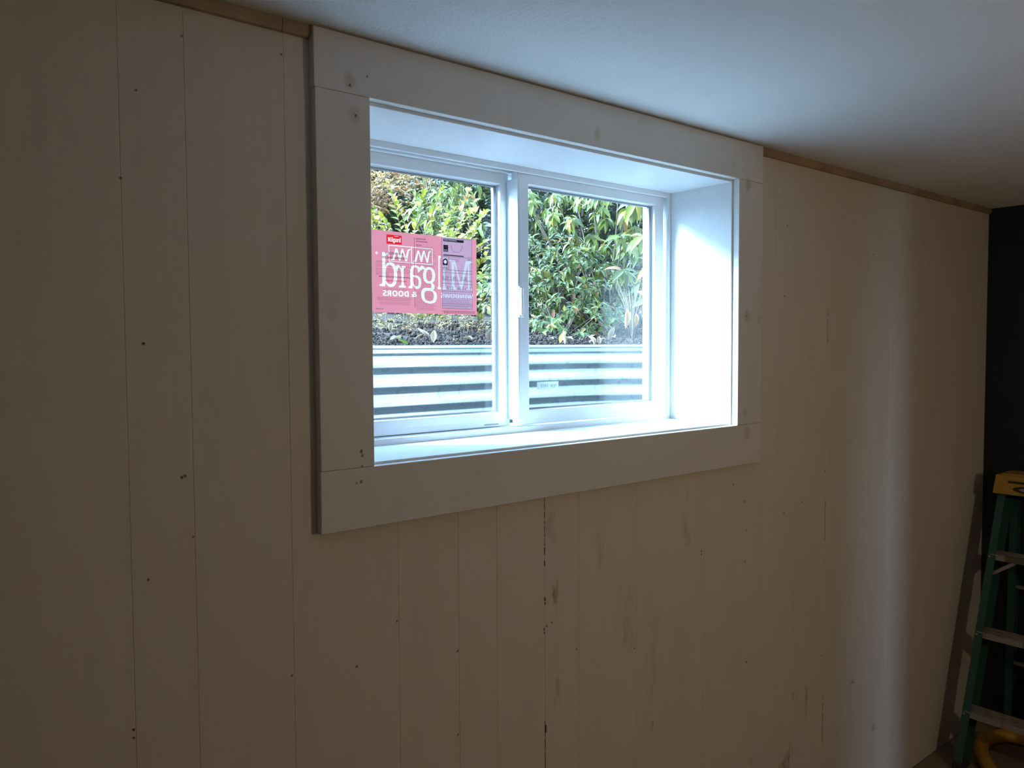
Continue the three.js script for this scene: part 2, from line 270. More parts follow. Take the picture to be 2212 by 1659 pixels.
// ---------------------------------------------------------------- stickers on the panes
{
  const map = canvasTexture(1200, 760, (c, W, H) => {
    const X = (u) => u * W, Y = (v) => v * H, pink = '#dc8299';
    c.fillStyle = pink; c.fillRect(0, 0, W, H);
    const fit = (txt, u0, u1, v0, v1, font, color, mirror = false, alpha = 1) => { // text stretched to fill a box
      c.save(); c.globalAlpha = alpha; c.fillStyle = color; c.font = font; c.textBaseline = 'alphabetic'; c.textAlign = 'left';
      const m = c.measureText(txt), w = m.actualBoundingBoxLeft + m.actualBoundingBoxRight, h = m.actualBoundingBoxAscent + m.actualBoundingBoxDescent;
      const sx = (X(u1) - X(u0)) / w, sy = (Y(v1) - Y(v0)) / h;
      c.translate(mirror ? X(u1) : X(u0), Y(v0)); c.scale(mirror ? -sx : sx, sy); c.fillText(txt, m.actualBoundingBoxLeft, m.actualBoundingBoxAscent); c.restore();
    };
    const lines = (u0, u1, v0, v1, n, color, t, gap = 0.3) => { c.fillStyle = color; for (let i = 0; i < n; i++) { const y = Y(v0 + (v1 - v0) * i / Math.max(1, n - 1)), e = u1 - rnd() * gap * (u1 - u0) * 0.3; let x = u0; while (x < e) { const l = rr(0.006, 0.028); c.fillRect(X(x), y, X(Math.min(l, e - x)), t); x += l + 0.004; } } };
    // the print of the outer side showing through, mirrored
    const white = '#f4fbff', serif = '200px serif';
    c.strokeStyle = white; c.lineWidth = 6; c.strokeRect(X(0.157), Y(0.172), X(0.403), Y(0.198)); c.beginPath(); c.moveTo(X(0.362), Y(0.172)); c.lineTo(X(0.362), Y(0.37)); c.stroke();
    for (const [a, b] of [[0.168, 0.352], [0.372, 0.548]]) { // the wavy double peaks in the two cells
      const p = (s, v) => [X(a + (b - a) * s), Y(v)];
      c.fillStyle = white; c.beginPath(); c.moveTo(...p(0.0, 0.352)); 
      for (const [s, v] of [[0.10, 0.335], [0.26, 0.205], [0.34, 0.205], [0.46, 0.29], [0.56, 0.205], [0.64, 0.205], [0.76, 0.31], [0.86, 0.21], [1.0, 0.195], [1.0, 0.205], [0.92, 0.225], [0.82, 0.352], [0.74, 0.352], [0.61, 0.235], [0.50, 0.35], [0.43, 0.35], [0.31, 0.235], [0.2, 0.35]]) c.lineTo(...p(s, v));
      c.closePath(); c.fill();
    }
    fit('d', 0.068, 0.228, 0.262, 0.682, serif, white, true); fit('r', 0.212, 0.306, 0.405, 0.682, serif, white, true); fit('a', 0.332, 0.452, 0.395, 0.69, serif, white, true);
    fit('g', 0.438, 0.600, 0.395, 0.868, serif, white, true); fit('l', 0.606, 0.640, 0.25, 0.68, serif, white, true); fit('i', 0.652, 0.692, 0.27, 0.68, serif, white, true); fit('M', 0.722, 0.955, 0.29, 0.675, serif, white, true);
    fit('WINDOWS', 0.640, 0.962, 0.725, 0.795, 'bold 80px sans-serif', white, true); fit('& DOORS', 0.098, 0.405, 0.725, 0.795, 'bold 80px sans-serif', white, true);
    c.fillStyle = '#f0c8d2'; c.beginPath(); c.arc(X(0.047), Y(0.277), 14, 0, 7); c.fill();
    // the printed side facing the room
    const ink = 'rgba(66,30,48,0.95)', soft = 'rgba(96,48,70,0.6)';
    c.fillStyle = '#dd1524'; c.fillRect(X(0.136), Y(0.042), X(0.136), Y(0.112));
    fit('WINDOWS', 0.205, 0.245, 0.05, 0.062, 'bold 60px sans-serif', '#f3b9c0'); fit('Milgard', 0.147, 0.265, 0.068, 0.142, 'bold 100px serif', '#fff');
    fit('IMPORTANT', 0.403, 0.497, 0.052, 0.07, 'bold 60px sans-serif', ink); fit('INFORMATION', 0.403, 0.513, 0.083, 0.101, 'bold 60px sans-serif', ink);
    fit('REGISTER YOUR', 0.123, 0.286, 0.256, 0.284, 'bold 60px sans-serif', ink); fit('MILGARD WARRANTY', 0.097, 0.322, 0.308, 0.336, 'bold 60px sans-serif', ink);
    lines(0.04, 0.37, 0.37, 0.385, 2, soft, 4); lines(0.04, 0.36, 0.41, 0.43, 2, soft, 4); lines(0.04, 0.36, 0.46, 0.50, 3, soft, 4); lines(0.04, 0.16, 0.515, 0.53, 2, soft, 4);
    lines(0.065, 0.355, 0.55, 0.56, 2, ink, 4); fit('milgard.com/register', 0.115, 0.31, 0.592, 0.622, 'bold 60px sans-serif', '#c8102a');
    lines(0.10, 0.33, 0.70, 0.715, 2, soft, 3); lines(0.05, 0.37, 0.812, 0.845, 4, soft, 3); lines(0.07, 0.35, 0.865, 0.895, 3, soft, 3); fit('MILGARD.COM', 0.035, 0.10, 0.949, 0.96, 'bold 40px sans-serif', ink);
    c.fillStyle = ink; c.fillRect(X(0.388), Y(0.045), 4, Y(0.88));
    lines(0.405, 0.46, 0.132, 0.14, 2, ink, 3); lines(0.405, 0.60, 0.15, 0.95, 46, 'rgba(90,46,70,0.65)', 3, 0.6);
    // the energy rating label
    c.globalAlpha = 0.62; c.fillStyle = '#a898bd'; c.fillRect(X(0.652), Y(0.0), X(0.302), Y(0.925)); c.globalAlpha = 1;
    c.fillStyle = '#fbf2f5'; c.fillRect(X(0.652), 0, X(0.15), Y(0.012));
    const dark = '#3a2946'; c.strokeStyle = dark; c.lineWidth = 3; c.strokeRect(X(0.652), Y(0.012), X(0.302), Y(0.913));
    for (const v of [0.25, 0.425, 0.46, 0.555, 0.60, 0.70, 0.73, 0.79, 0.865, 0.885]) { c.beginPath(); c.moveTo(X(0.652), Y(v)); c.lineTo(X(0.954), Y(v)); c.stroke(); }
    c.fillStyle = '#17101c'; c.fillRect(X(0.666), Y(0.026), X(0.205), Y(0.032)); c.fillRect(X(0.666), Y(0.228), X(0.205), Y(0.012)); c.fillRect(X(0.668), Y(0.105), X(0.046), Y(0.085));
    fit('ENERGY STAR', 0.672, 0.708, 0.165, 0.178, 'bold 40px sans-serif', '#cbb9d2'); fit('ENERGY PERFORMANCE', 0.675, 0.80, 0.034, 0.048, 'bold 40px sans-serif', '#b9a5c4');
    c.strokeStyle = 'rgba(60,40,70,0.7)'; c.lineWidth = 3; c.beginPath(); [[0.745, 0.10], [0.752, 0.16], [0.772, 0.19], [0.795, 0.185], [0.815, 0.19], [0.838, 0.165], [0.862, 0.11], [0.845, 0.095]].forEach(([u, v], i) => (i ? c.lineTo(X(u), Y(v)) : c.moveTo(X(u), Y(v)))); c.stroke(); // a map outline
    c.fillStyle = '#17101c'; c.beginPath(); c.arc(X(0.685), Y(0.32), 30, Math.PI, 0); c.lineTo(X(0.685) + 30, Y(0.365)); c.lineTo(X(0.685) - 30, Y(0.365)); c.fill(); c.fillStyle = '#cfc0d8'; c.beginPath(); c.arc(X(0.685), Y(0.322), 18, 0, 7); c.fill();
    fit('NFRC', 0.66, 0.712, 0.394, 0.412, 'bold 40px sans-serif', '#17101c'); c.strokeStyle = dark; c.beginPath(); c.moveTo(X(0.72), Y(0.25)); c.lineTo(X(0.72), Y(0.425)); c.stroke();
    lines(0.73, 0.83, 0.28, 0.31, 3, soft, 3); fit('FC', 0.915, 0.945, 0.265, 0.283, 'bold 40px sans-serif', dark);
    for (const [t, a, b, v] of [['0.29', 0.657, 0.715, 0.505], ['1.65', 0.735, 0.793, 0.505], ['0.28', 0.842, 0.90, 0.505], ['0.53', 0.70, 0.76, 0.635], ['\u22640.3', 0.805, 0.868, 0.635], ['\u22641.5', 0.882, 0.942, 0.635]]) fit(t, a, b, v, v + 0.042, '60px sans-serif', '#33243c');
    lines(0.66, 0.945, 0.805, 0.855, 5, 'rgba(70,50,84,0.6)', 3); lines(0.66, 0.93, 0.895, 0.91, 2, 'rgba(70,50,84,0.6)', 3);
    c.fillStyle = ink; c.fillRect(X(0.645), Y(0.955), X(0.34), 3); lines(0.665, 0.985, 0.966, 0.98, 2, ink, 4, 0.1);
    for (let y = 0; y < H; y += 13) { c.fillStyle = 'rgba(255,255,255,0.5)'; c.fillRect(W - 2, y, 2, 5); }
  });
  const X0 = 0.940, X1 = 1.2412, Y0 = 1.6995, Y1 = 1.8886, ZG = -0.2788, g = new THREE.PlaneGeometry(X1 - X0, Y1 - Y0, 24, 16), p = g.attributes.position;
  for (let i = 0; i < p.count; i++) { const u = g.attributes.uv.getX(i), v = g.attributes.uv.getY(i); p.setZ(i, 0.0006 + 0.0012 * Math.pow(u, 14) + 0.0004 * n2(u * 3, v * 3)); }
  g.computeVertexNormals();
  const front = g.translate((X0 + X1) / 2, (Y0 + Y1) / 2, ZG);
  single('window_sticker', front, phys({ map, color: lin(0.86, 0.74, 0.54), roughness: 1, transmission: 0.285, thickness: 0, side: THREE.DoubleSide }), 'large pink paper sticker with white lettering showing mirrored, stuck on the left pane', 'sticker');
  const tm = canvasTexture(360, 100, (c, w, h) => {
    c.fillStyle = '#e9f2f4'; c.fillRect(0, 0, w, h); c.translate(w, 0); c.scale(-1, 1); c.rotate(-0.03); c.fillStyle = '#4d5864'; c.font = '52px sans-serif'; c.textBaseline = 'middle';
    let x = 30; for (const [ch, a] of [['T', 1], ['E', 1], ['M', 1], ['P', 0.12], ['E', 0.8], ['R', 0.9], ['E', 1], ['D', 1]]) { c.globalAlpha = a; c.fillText(ch, x, 60); x += c.measureText(ch).width + 3; }
  });
  const q = new THREE.PlaneGeometry(0.077, 0.0205).translate(1.447, 1.515, -0.2368); q.rotateZ(0);
  single('glass_label', q, phys({ map: tm, color: lin(0.62, 0.60, 0.56), roughness: 1, transmission: 0.2, thickness: 0, side: THREE.DoubleSide }), 'small white paper label with mirrored TEMPERED print low on the right pane', 'label');
}
// ---------------------------------------------------------------- step ladder in the corner
{
  const bx = 3.48, bz = 0.31, t = thing('step_ladder', 'green fibreglass step ladder with yellow top cap standing in the dark corner', 'ladder', [bx, FY, bz]);
  const L = (g) => g.translate(-bx, -FY, -bz);
  const green = std({ color: lin(0.019, 0.085, 0.066), roughness: 0.5 }), yellow = std({ color: lin(0.47, 0.27, 0.03), roughness: 0.5 });
  const stepMap = canvasTexture(512, 128, (c, w, h) => { c.fillStyle = '#a0998f'; c.fillRect(0, 0, w, h); for (let i = 0; i < 60; i++) { c.fillStyle = `rgba(${pick(['96,66,30', '110,84,44', '70,58,44'])},${rr(0.15, 0.55)})`; c.beginPath(); c.ellipse(rr(0, w), rr(0, h), rr(3, 30), rr(2, 14), 0, 0, 7); c.fill(); } for (let i = 0; i < 500; i++) { c.fillStyle = 'rgba(60,55,50,0.12)'; c.fillRect(rr(0, w), rr(0, h), rr(2, 20), 1); } });
  const alum = std({ map: stepMap, metalness: 0.35, roughness: 0.55 }), grey = std({ color: lin(0.36, 0.35, 0.33), metalness: 0.5, roughness: 0.5 }), rubber = std({ color: lin(0.03, 0.03, 0.03), roughness: 0.8 });
  // rails are C channels: a web on the outside and two flanges
  const rail = (a, b, side, depth) => { // a top, b bottom: centre of the front flange edge
    const A = V3(...a), B = V3(...b), len = A.distanceTo(B), s = new THREE.Shape(), w = 0.028, th = 0.0045;
    [[0, 0], [w, 0], [w, th], [th, th], [th, depth - th], [w, depth - th], [w, depth], [0, depth]].forEach(([z, x], i) => (i ? s.lineTo(x, side * z) : s.moveTo(x, side * z))); s.closePath();
    const g = new THREE.ExtrudeGeometry(s, { depth: len, bevelEnabled: false }), d = B.clone().sub(A).normalize(), x = V3(1, 0, 0).addScaledVector(d, -d.x).normalize(), z = V3().crossVectors(d, x);
    g.applyMatrix4(new THREE.Matrix4().makeBasis(x, z.z > 0 ? z : z.clone().negate(), d)); if (z.z < 0) g.index ? g.index.array.reverse() : 0;
    return L(g.translate(A.x, A.y, A.z));
  };
  part('front_rail', rail([3.568, 1.03, 0.124], [3.232, FY + 0.02, 0.106], 1, 0.085), green, t);
  part('front_rail', rail([3.568, 1.03, 0.486], [3.232, FY + 0.02, 0.540], -1, 0.085), green, t);
  part('rear_rail', rail([3.655, 1.03, 0.140], [3.690, FY + 0.02, 0.122], 1, 0.04), green, t);
  part('rear_rail', rail([3.655, 1.03, 0.470], [3.690, FY + 0.02, 0.524], -1, 0.04), green, t);
  for (const z of [0.12, 0.526]) { part('foot', L(box(3.222, 3.297, FY, FY + 0.035, z - 0.017, z + 0.017, 0.006)), rubber, t); part('foot', L(box(3.686, 3.735, FY, FY + 0.03, z - 0.004, z + 0.026, 0.006)), rubber, t); }
  // moulded cap with a sloping skirt
  const cap = new THREE.BoxGeometry(0.15, 0.075, 0.40, 2, 3, 2), p = cap.attributes.position;
  for (let i = 0; i < p.count; i++) { const k = 0.5 - p.getY(i) / 0.075; p.setX(i, p.getX(i) * (0.93 + 0.12 * k)); p.setZ(i, p.getZ(i) * (0.97 + 0.04 * k)); }
  const cx = 3.628, cy = 1.058, cz = 0.312;
  const capG = mergeGeometries([cap.toNonIndexed(), box(-0.058, 0.058, 0.034, 0.043, -0.178, 0.178, 0.006)].map((g) => { g.deleteAttribute('uv'); g.computeVertexNormals(); return g; }));
  const capM = part('cap', L(capG.translate(cx, cy, cz)), yellow, t);
  // the moulded bar and the oval emblem on the front of the cap
  const on = (g) => g.rotateY(-Math.PI / 2).rotateZ(-0.12).translate(cx - 0.0745, cy, cz);
  const s1 = rectPath(-0.148, 0.14, 0.008, 0.017); part('print', L(on(extrude(s1, -0.001, 0.0012, 0))), rubber, capM, 'black bar printed on the yellow cap');
  const oval = new THREE.Shape(); oval.absellipse(-0.075, -0.014, 0.055, 0.0135, 0, Math.PI * 2); part('emblem', L(on(extrude(oval, -0.001, 0.0014, 0))), rubber, capM, 'black oval emblem on the yellow cap');
  const oval2 = new THREE.Shape(); oval2.absellipse(-0.072, -0.014, 0.036, 0.008, 0, Math.PI * 2); part('emblem', L(on(extrude(oval2, 0.0014, 0.0022, 0))), grey, capM, 'pale centre of the oval emblem');
  const railX = (y) => 3.232 + (3.568 - 3.232) * (y - 0.005) / 1.025, railZ = (y) => 0.106 + 0.018 * y, railZ2 = (y) => 0.540 - 0.054 * y;
  for (const y of [0.787, 0.494, 0.203]) {
    const x = railX(y - 0.01) + 0.002, z0 = railZ(y) + 0.006, z1 = railZ2(y) - 0.006, l = z1 - z0;
    const s = new THREE.Shape(); [[0, 0], [0.084, 0], [0.084, -0.024], [0.0815, -0.024], [0.0815, -0.0025], [0.0025, -0.0025], [0.0025, -0.023], [0, -0.023]].forEach(([a, b], i) => (i ? s.lineTo(a, b) : s.moveTo(a, b))); s.closePath();
    const g = new THREE.ExtrudeGeometry(s, { depth: l, bevelEnabled: false }); uvFrom(g, (a, b, c) => [c / 0.36 + y, (a + b) / 0.1]);
    part('step', L(g.translate(x, y, z0)), alum, t, 'stained aluminium step');
    for (let k = 0; k < 5; k++) part('tread_rib', L(box(x + 0.012 + k * 0.015, x + 0.016 + k * 0.015, y - 0.0002, y + 0.0014, z0 + 0.004, z1 - 0.004)), alum, t);
    for (const [zz, d] of [[z0, 1], [z1, -1]]) { part('rivet', L(new THREE.SphereGeometry(0.005, 8, 6).translate(x - 0.001, y - 0.012, zz - d * 0.004 + d * 0.004)), grey, t); }
  }
  { const y = 0.787, x = railX(y); for (const [dx, z0, d] of [[0.006, railZ(y) + 0.008, 1], [0.074, railZ(y) + 0.008, 1], [0.006, railZ2(y) - 0.008, -1], [0.074, railZ2(y) - 0.008, -1]]) part('step_brace', L(bar([x + dx - (dx > 0.05 ? 0 : 0.012), y - 0.085, z0], [x + dx, y - 0.025, z0 + d * 0.085], 0.004, 0.014)), grey, t, 'grey diagonal brace under the top step'); }
  for (const y of [0.62, 0.30]) part('rear_brace', L(bar([3.675 + 0.02, y, 0.135], [3.675 + 0.02, y, 0.495], 0.022, 0.012)), grey, t);
}
// ---------------------------------------------------------------- yellow hose on the floor
{
  const r = 0.026;
  const g = new THREE.TubeGeometry(new THREE.CatmullRomCurve3([[3.14, 0.32], [3.23, 0.260], [3.305, 0.205], [3.375, 0.158], [3.44, 0.128], [3.50, 0.115], [3.56, 0.118], [3.61, 0.140], [3.64, 0.18], [3.65, 0.26], [3.64, 0.36], [3.60, 0.46]].map(([x, z]) => V3(x, FY + r, z))), 90, r, 14);
  single('hose', g, std({ color: lin(0.52, 0.27, 0.03), roughness: 0.45 }), 'thick yellow hose lying on the floor behind the ladder', 'hose');
}
// ================================================================ outdoors
// ---------------------------------------------------------------- the steel window well
const RIM = 1.622, wellPath = [];
{
  const a = (cx, cz, r, from, to, n) => { for (let i = 0; i <= n; i++) { const t = from + (to - from) * i / n; wellPath.push([cx + r * Math.cos(t), cz + r * Math.sin(t), Math.cos(t), Math.sin(t)]); } };
  wellPath.push([0.15, -0.333, -1, 0]); a(0.60, -0.48, 0.45, Math.PI, Math.PI * 1.5, 18);
  for (let i = 1; i < 20; i++) wellPath.push([0.60 + 1.55 * i / 20, -0.93, 0, -1]);
  a(2.15, -0.48, 0.45, Math.PI * 1.5, Math.PI * 2, 24); wellPath.push([2.60, -0.333, 1, 0]);
}
{
  const t = thing('window_well', 'corrugated galvanised steel window well outside the window', 'window well', [1.375, 1.15, -0.63]);
  const o = [-1.375, -1.15, 0.63];
  const tri = (t) => { t -= Math.floor(t); return t < 0.43 ? -1 + 2 * t / 0.43 : 1 - 2 * (t - 0.43) / 0.57; };   // leaning in for 43 % of the pitch, out for the rest, with rounded bends
  const wave = (t) => (tri(t - 0.06) + tri(t - 0.03) + tri(t) + tri(t + 0.03) + tri(t + 0.06)) / 5;
  const sheet = () => { // surface over the path and the height
    const pos = [], idx = [], uv = [], NY = 112, y0 = 1.13, y1 = RIM - 0.004, n = wellPath.length; let s = 0;
    for (let i = 0; i < n; i++) {
      const [x, z, nx, nz] = wellPath[i]; if (i) s += Math.hypot(x - wellPath[i - 1][0], z - wellPath[i - 1][1]);
      for (let j = 0; j <= NY; j++) {
        const y = y0 + (y1 - y0) * j / NY, fade = y > 1.597 ? 0 : Math.min(1, (1.597 - y) / 0.008), k = (y - 1.541) / 0.0645 + 0.012 * n2(s * 1.4, 3) + 0.215, d = 0.0095 * wave(k) * fade + 0.0010 * n2(s * 2.5, y * 9);
        pos.push(x - nx * d, y, z - nz * d); uv.push(s, y);
        if (i + 1 < n && j < NY) { const p = i * (NY + 1) + j; idx.push(p, p + 1, p + NY + 1, p + 1, p + NY + 2, p + NY + 1); }
      }
    }
    const g = new THREE.BufferGeometry(); g.setAttribute('position', new THREE.Float32BufferAttribute(pos, 3)); g.setAttribute('uv', new THREE.Float32BufferAttribute(uv, 2)); g.setIndex(idx); g.computeVertexNormals(); return g;
  };
  const speck = canvasTexture(1024, 512, (c, w, h) => { c.fillStyle = '#d3d8d9'; c.fillRect(0, 0, w, h); for (let i = 0; i < 700; i++) { c.fillStyle = pick(['rgba(255,255,255,0.10)', 'rgba(120,132,140,0.16)', 'rgba(150,160,170,0.14)']); c.beginPath(); c.ellipse(rr(0, w), rr(0, h), rr(3, 16), rr(2, 9), rr(0, 3), 0, 7); c.fill(); } for (let i = 0; i < 900; i++) { c.fillStyle = `rgba(255,255,255,${rr(0.3, 0.95)})`; c.beginPath(); c.ellipse(rr(0, w), rr(0, h), rr(0.5, 1.5), rr(0.5, 2), rr(0, 3), 0, 7); c.fill(); } });
  speck.wrapS = speck.wrapT = THREE.RepeatWrapping; speck.repeat.set(1, 2);
  const steel = std({ map: speck, metalness: 1, roughness: 0.34, side: THREE.DoubleSide });
  part('corrugated_wall', sheet().translate(...o), steel, t);
  part('rolled_rim', tube(wellPath.filter((p, i) => i % 2 === 0 || i === wellPath.length - 1).map(([x, z, nx, nz]) => [x + nx * 0.004, RIM - 0.005, z + nz * 0.004]), 0.0075, 120, 8).translate(...o), steel, t);
}
// ---------------------------------------------------------------- ground
const groundY = (x, z) => { const d = Math.max(0, -z - 0.95); return 1.614 + 0.075 * d + 0.02 * Math.min(1, d) * n2(x * 1.3, z * 1.3) + 0.008 * Math.min(1, d * 3) * n2(x * 6, z * 6) + 0.004 * n2(x * 23, z * 23); };
{
  const offs = [0.004, 0.03, 0.06, 0.1, 0.15, 0.2, 0.26, 0.33, 0.4, 0.48, 0.57, 0.67, 0.8, 0.95, 1.1, 1.3, 1.5, 1.75, 2, 2.4, 3, 4, 5.5, 7.5, 10, 14];
  // a finer path so that the mulch close to the rim has relief
  const fine = []; for (let i = 0; i + 1 < wellPath.length; i++) { const k = Math.max(1, Math.round(Math.hypot(wellPath[i + 1][0] - wellPath[i][0], wellPath[i + 1][1] - wellPath[i][1]) / 0.02)); for (let j = 0; j < k; j++) fine.push(wellPath[i].map((v, c) => v + (wellPath[i + 1][c] - v) * j / k)); } fine.push(wellPath.at(-1));
  const pos = [], uv = [], idx = [], m = offs.length;
  fine.forEach(([x, z, nx, nz], i) => offs.forEach((d, j) => { const l = Math.hypot(nx, nz), X = x + nx / l * d, Z = Math.min(-0.331, z + nz / l * d); pos.push(X, groundY(X, Z) - (j ? 0 : 0.01), Z); uv.push(X, Z); if (i + 1 < fine.length && j + 1 < m) { const p = i * m + j; idx.push(p, p + m, p + 1, p + 1, p + m, p + m + 1); } }));
  const g = new THREE.BufferGeometry(); g.setAttribute('position', new THREE.Float32BufferAttribute(pos, 3)); g.setAttribute('uv', new THREE.Float32BufferAttribute(uv, 2)); g.setIndex(idx); g.computeVertexNormals();
  const soil = dataTexture(512, (u, v) => { const s = 0.19 + 0.05 * tile(u, v, 14) + 0.07 * tile(u, v, 70, 3); return [s * 1.3, s * 0.92, s * 0.7]; }, { srgb: true });
  const gr = structure('ground', 'dark mulched soil outside the window'); part('soil', g, std({ map: soil, roughness: 1, side: THREE.DoubleSide }), gr);
  part('well_gravel', uvFrom(box(0.2, 2.55, 1.10, 1.16, -0.9, -0.334), (x, y, z) => [x * 2, z * 2]), std({ color: lin(0.09, 0.085, 0.08), roughness: 1 }), gr);
  // crumbs of mulch
  const mul = new THREE.InstancedMesh(new THREE.DodecahedronGeometry(0.0065, 0), std({ color: lin(1, 1, 1), roughness: 0.95 }), 18000); mul.name = 'mulch'; mul.userData = { label: 'dark crumbs of bark mulch on the soil behind the window well', category: 'mulch', kind: 'stuff' };
  const q = new THREE.Object3D(), c = new THREE.Color();
  for (let i = 0; i < mul.count; i++) {
    const z = -0.955 - Math.pow(rnd(), 1.6) * 2.2, k = 1.356 - z, x = k * rr(0.15, 1.2);
    q.position.set(x, groundY(x, z) + 0.003, z); q.rotation.set(rr(0, 6), rr(0, 6), rr(0, 6)); const s = rr(0.35, 1.3); q.scale.set(s * rr(0.6, 1.8), s * rr(0.4, 0.9), s); q.updateMatrix(); mul.setMatrixAt(i, q.matrix);
    const b = 0.005 + 0.04 * Math.pow(rnd(), 2.5); mul.setColorAt(i, c.setRGB(b * 1.9, b * 1.0, b * 0.68));
  }
  mul.castShadow = mul.receiveShadow = true; scene.add(mul);
}
// ---------------------------------------------------------------- plants
function leafGeo(L, W, { fold = 0.25, droop = 0.5, n = 4, pow = 0.8, stalk = 0.08 } = {}) { // base at the origin, along +y, upper side +z
  const pos = [], idx = []; let y = 0, z = 0; const st = L / n;
  for (let k = 0; k <= n; k++) {
    const t = k / n, a = -droop * t; if (k) { y += st * Math.cos(a); z += st * Math.sin(a); }
    const w = k === 0 ? W * stalk : k === n ? W * 0.01 : W * Math.pow(Math.sin(Math.PI * Math.pow(t, pow)), 0.85), f = fold * w;
    pos.push(-w / 2, y, z + f, 0, y, z, w / 2, y, z + f);
    if (k < n) { const b = k * 3; idx.push(b, b + 1, b + 3, b + 1, b + 4, b + 3, b + 1, b + 2, b + 4, b + 2, b + 5, b + 4); }
  }
  const g = new THREE.BufferGeometry(); g.setAttribute('position', new THREE.Float32BufferAttribute(pos, 3)); g.setIndex(idx); g.computeVertexNormals(); return g;
}
const leafMats = {};
const leafMat = (c, gloss = 0.5, tr = 0.42) => leafMats[c + '|' + gloss + tr] ??= phys({ color: lin(...c), roughness: 0.85, transmission: tr, thickness: 0, clearcoat: gloss, clearcoatRoughness: 0.32, side: THREE.DoubleSide });
const inView = (p) => { const k = EYE.z - p.z, a = p.x / k, e = (p.y - EYE.y) / k; return ((a > 0.565 && a < 0.805) || (a > 0.855 && a < 1.17)) && e > -0.01 && e < 0.262; };
const bark = std({ color: lin(0.16, 0.115, 0.08), roughness: 0.9 });
function plant(name, label, category, base, leaves, { geos, mats, weights, gloss = 0.5, tr = 0.42, stems = [], stemMat = bark, leafName = 'leaf', partsMost = 300, group, tint = [0.86, 0.64, 0.22] }) {
  mats = mats.map(([r, g, b]) => [Math.min(0.88, r * tint[0]), g * tint[1], b * tint[2]]);
  const t = thing(name, label, category, base, group), o = V3(...base);
  const q = new THREE.Object3D(), m4 = new THREE.Matrix4(), x = V3(), up = V3();
  const choose = () => { let r = rnd(); for (let i = 0; i < mats.length; i++) { r -= weights?.[i] ?? 1 / mats.length; if (r <= 0) return i; } return 0; };
  const all = leaves.map((l) => {
    const y = l.d.clone().normalize(); up.copy(l.u ?? V3(gauss(), 1.2, gauss())); x.crossVectors(y, up).normalize(); if (!isFinite(x.x) || x.lengthSq() < 0.5) x.set(1, 0, 0); const z = V3().crossVectors(x, y).normalize();
    const m = new THREE.Matrix4().makeBasis(x.clone(), y, z); m.scale(V3(1, 1, 1).multiplyScalar(l.s ?? 1)); m.setPosition(l.p.clone().sub(o)); return { m, see: inView(l.p), d: l.p.distanceTo(EYE) / (l.s ?? 1), k: l.k ?? choose(), g: Math.floor(rnd() * geos.length) };
  });
  all.sort((a, b) => (b.see - a.see) || a.d - b.d);
  const own = all.filter((l) => l.see).slice(0, partsMost), rest = all.slice(own.length);
  for (const l of own) { const p = part(leafName, geos[l.g], leafMat(mats[l.k], gloss, tr), t); p.applyMatrix4(l.m); }
  if (rest.length) {
    const inst = new THREE.InstancedMesh(geos[0], leafMat([1, 1, 1], gloss, tr), rest.length), c = new THREE.Color(); inst.name = 'foliage'; inst.userData.kind = 'stuff'; inst.castShadow = inst.receiveShadow = true;
    rest.forEach((l, i) => { inst.setMatrixAt(i, l.m); const b = rr(0.75, 1.2), k = mats[l.k]; inst.setColorAt(i, c.setRGB(k[0] * b, k[1] * b, k[2] * b)); }); t.add(inst);
  }
  if (stems.length) part('stem', mergeGeometries(stems.map(([pts, r]) => tube(pts.map((p) => [p[0] - o.x, p[1] - o.y, p[2] - o.z]), r, 6, 5))), stemMat, t);
  return t;
}
const ball = (c, r, shell = 0.35) => { const v = V3(gauss(), gauss(), gauss()).normalize().multiplyScalar(Math.pow(rr(shell, 1), 0.5)); return V3(c[0] + v.x * r[0], c[1] + v.y * r[1], c[2] + v.z * r[2]); };
function whorls(out, stems, centres, root, { n = 7, tilt = [0.7, 1.3], droop = 0.4, size = [0.8, 1.15], stemEvery = 1, r = 0.004, rise = 0.6 }) {
  centres.forEach((c, i) => {
    const axis = c.clone().sub(V3(...root)).normalize().add(V3(0, rise, 0)).add(V3(gauss(), gauss(), gauss()).multiplyScalar(0.3)).normalize(), e1 = V3().crossVectors(axis, V3(0.3, 0.2, 1)).normalize(), e2 = V3().crossVectors(axis, e1), k = n + Math.round(gauss() * 1.2), ph = rr(0, 6);
    for (let j = 0; j < k; j++) {
      const a = ph + j * 2.4, tl = rr(...tilt), d = axis.clone().multiplyScalar(Math.cos(tl)).addScaledVector(e1, Math.sin(tl) * Math.cos(a)).addScaledVector(e2, Math.sin(tl) * Math.sin(a)); d.y -= droop * rr(0.5, 1.3);
      out.push({ p: c.clone().addScaledVector(axis, -j * 0.004), d, u: axis.clone().add(V3(gauss() * 0.3, 0.4, gauss() * 0.3)), s: rr(...size) });
    }
    if (i % stemEvery === 0) { const b = V3(...root).lerp(c, 0.25); b.y -= 0.02; stems.push([[[root[0] + gauss() * 0.05, root[1], root[2] + gauss() * 0.05], [b.x + gauss() * 0.04, b.y, b.z], [c.x * 0.6 + b.x * 0.4, c.y * 0.55 + b.y * 0.45, c.z * 0.6 + b.z * 0.4], [c.x, c.y, c.z]], r]); }
  });
}
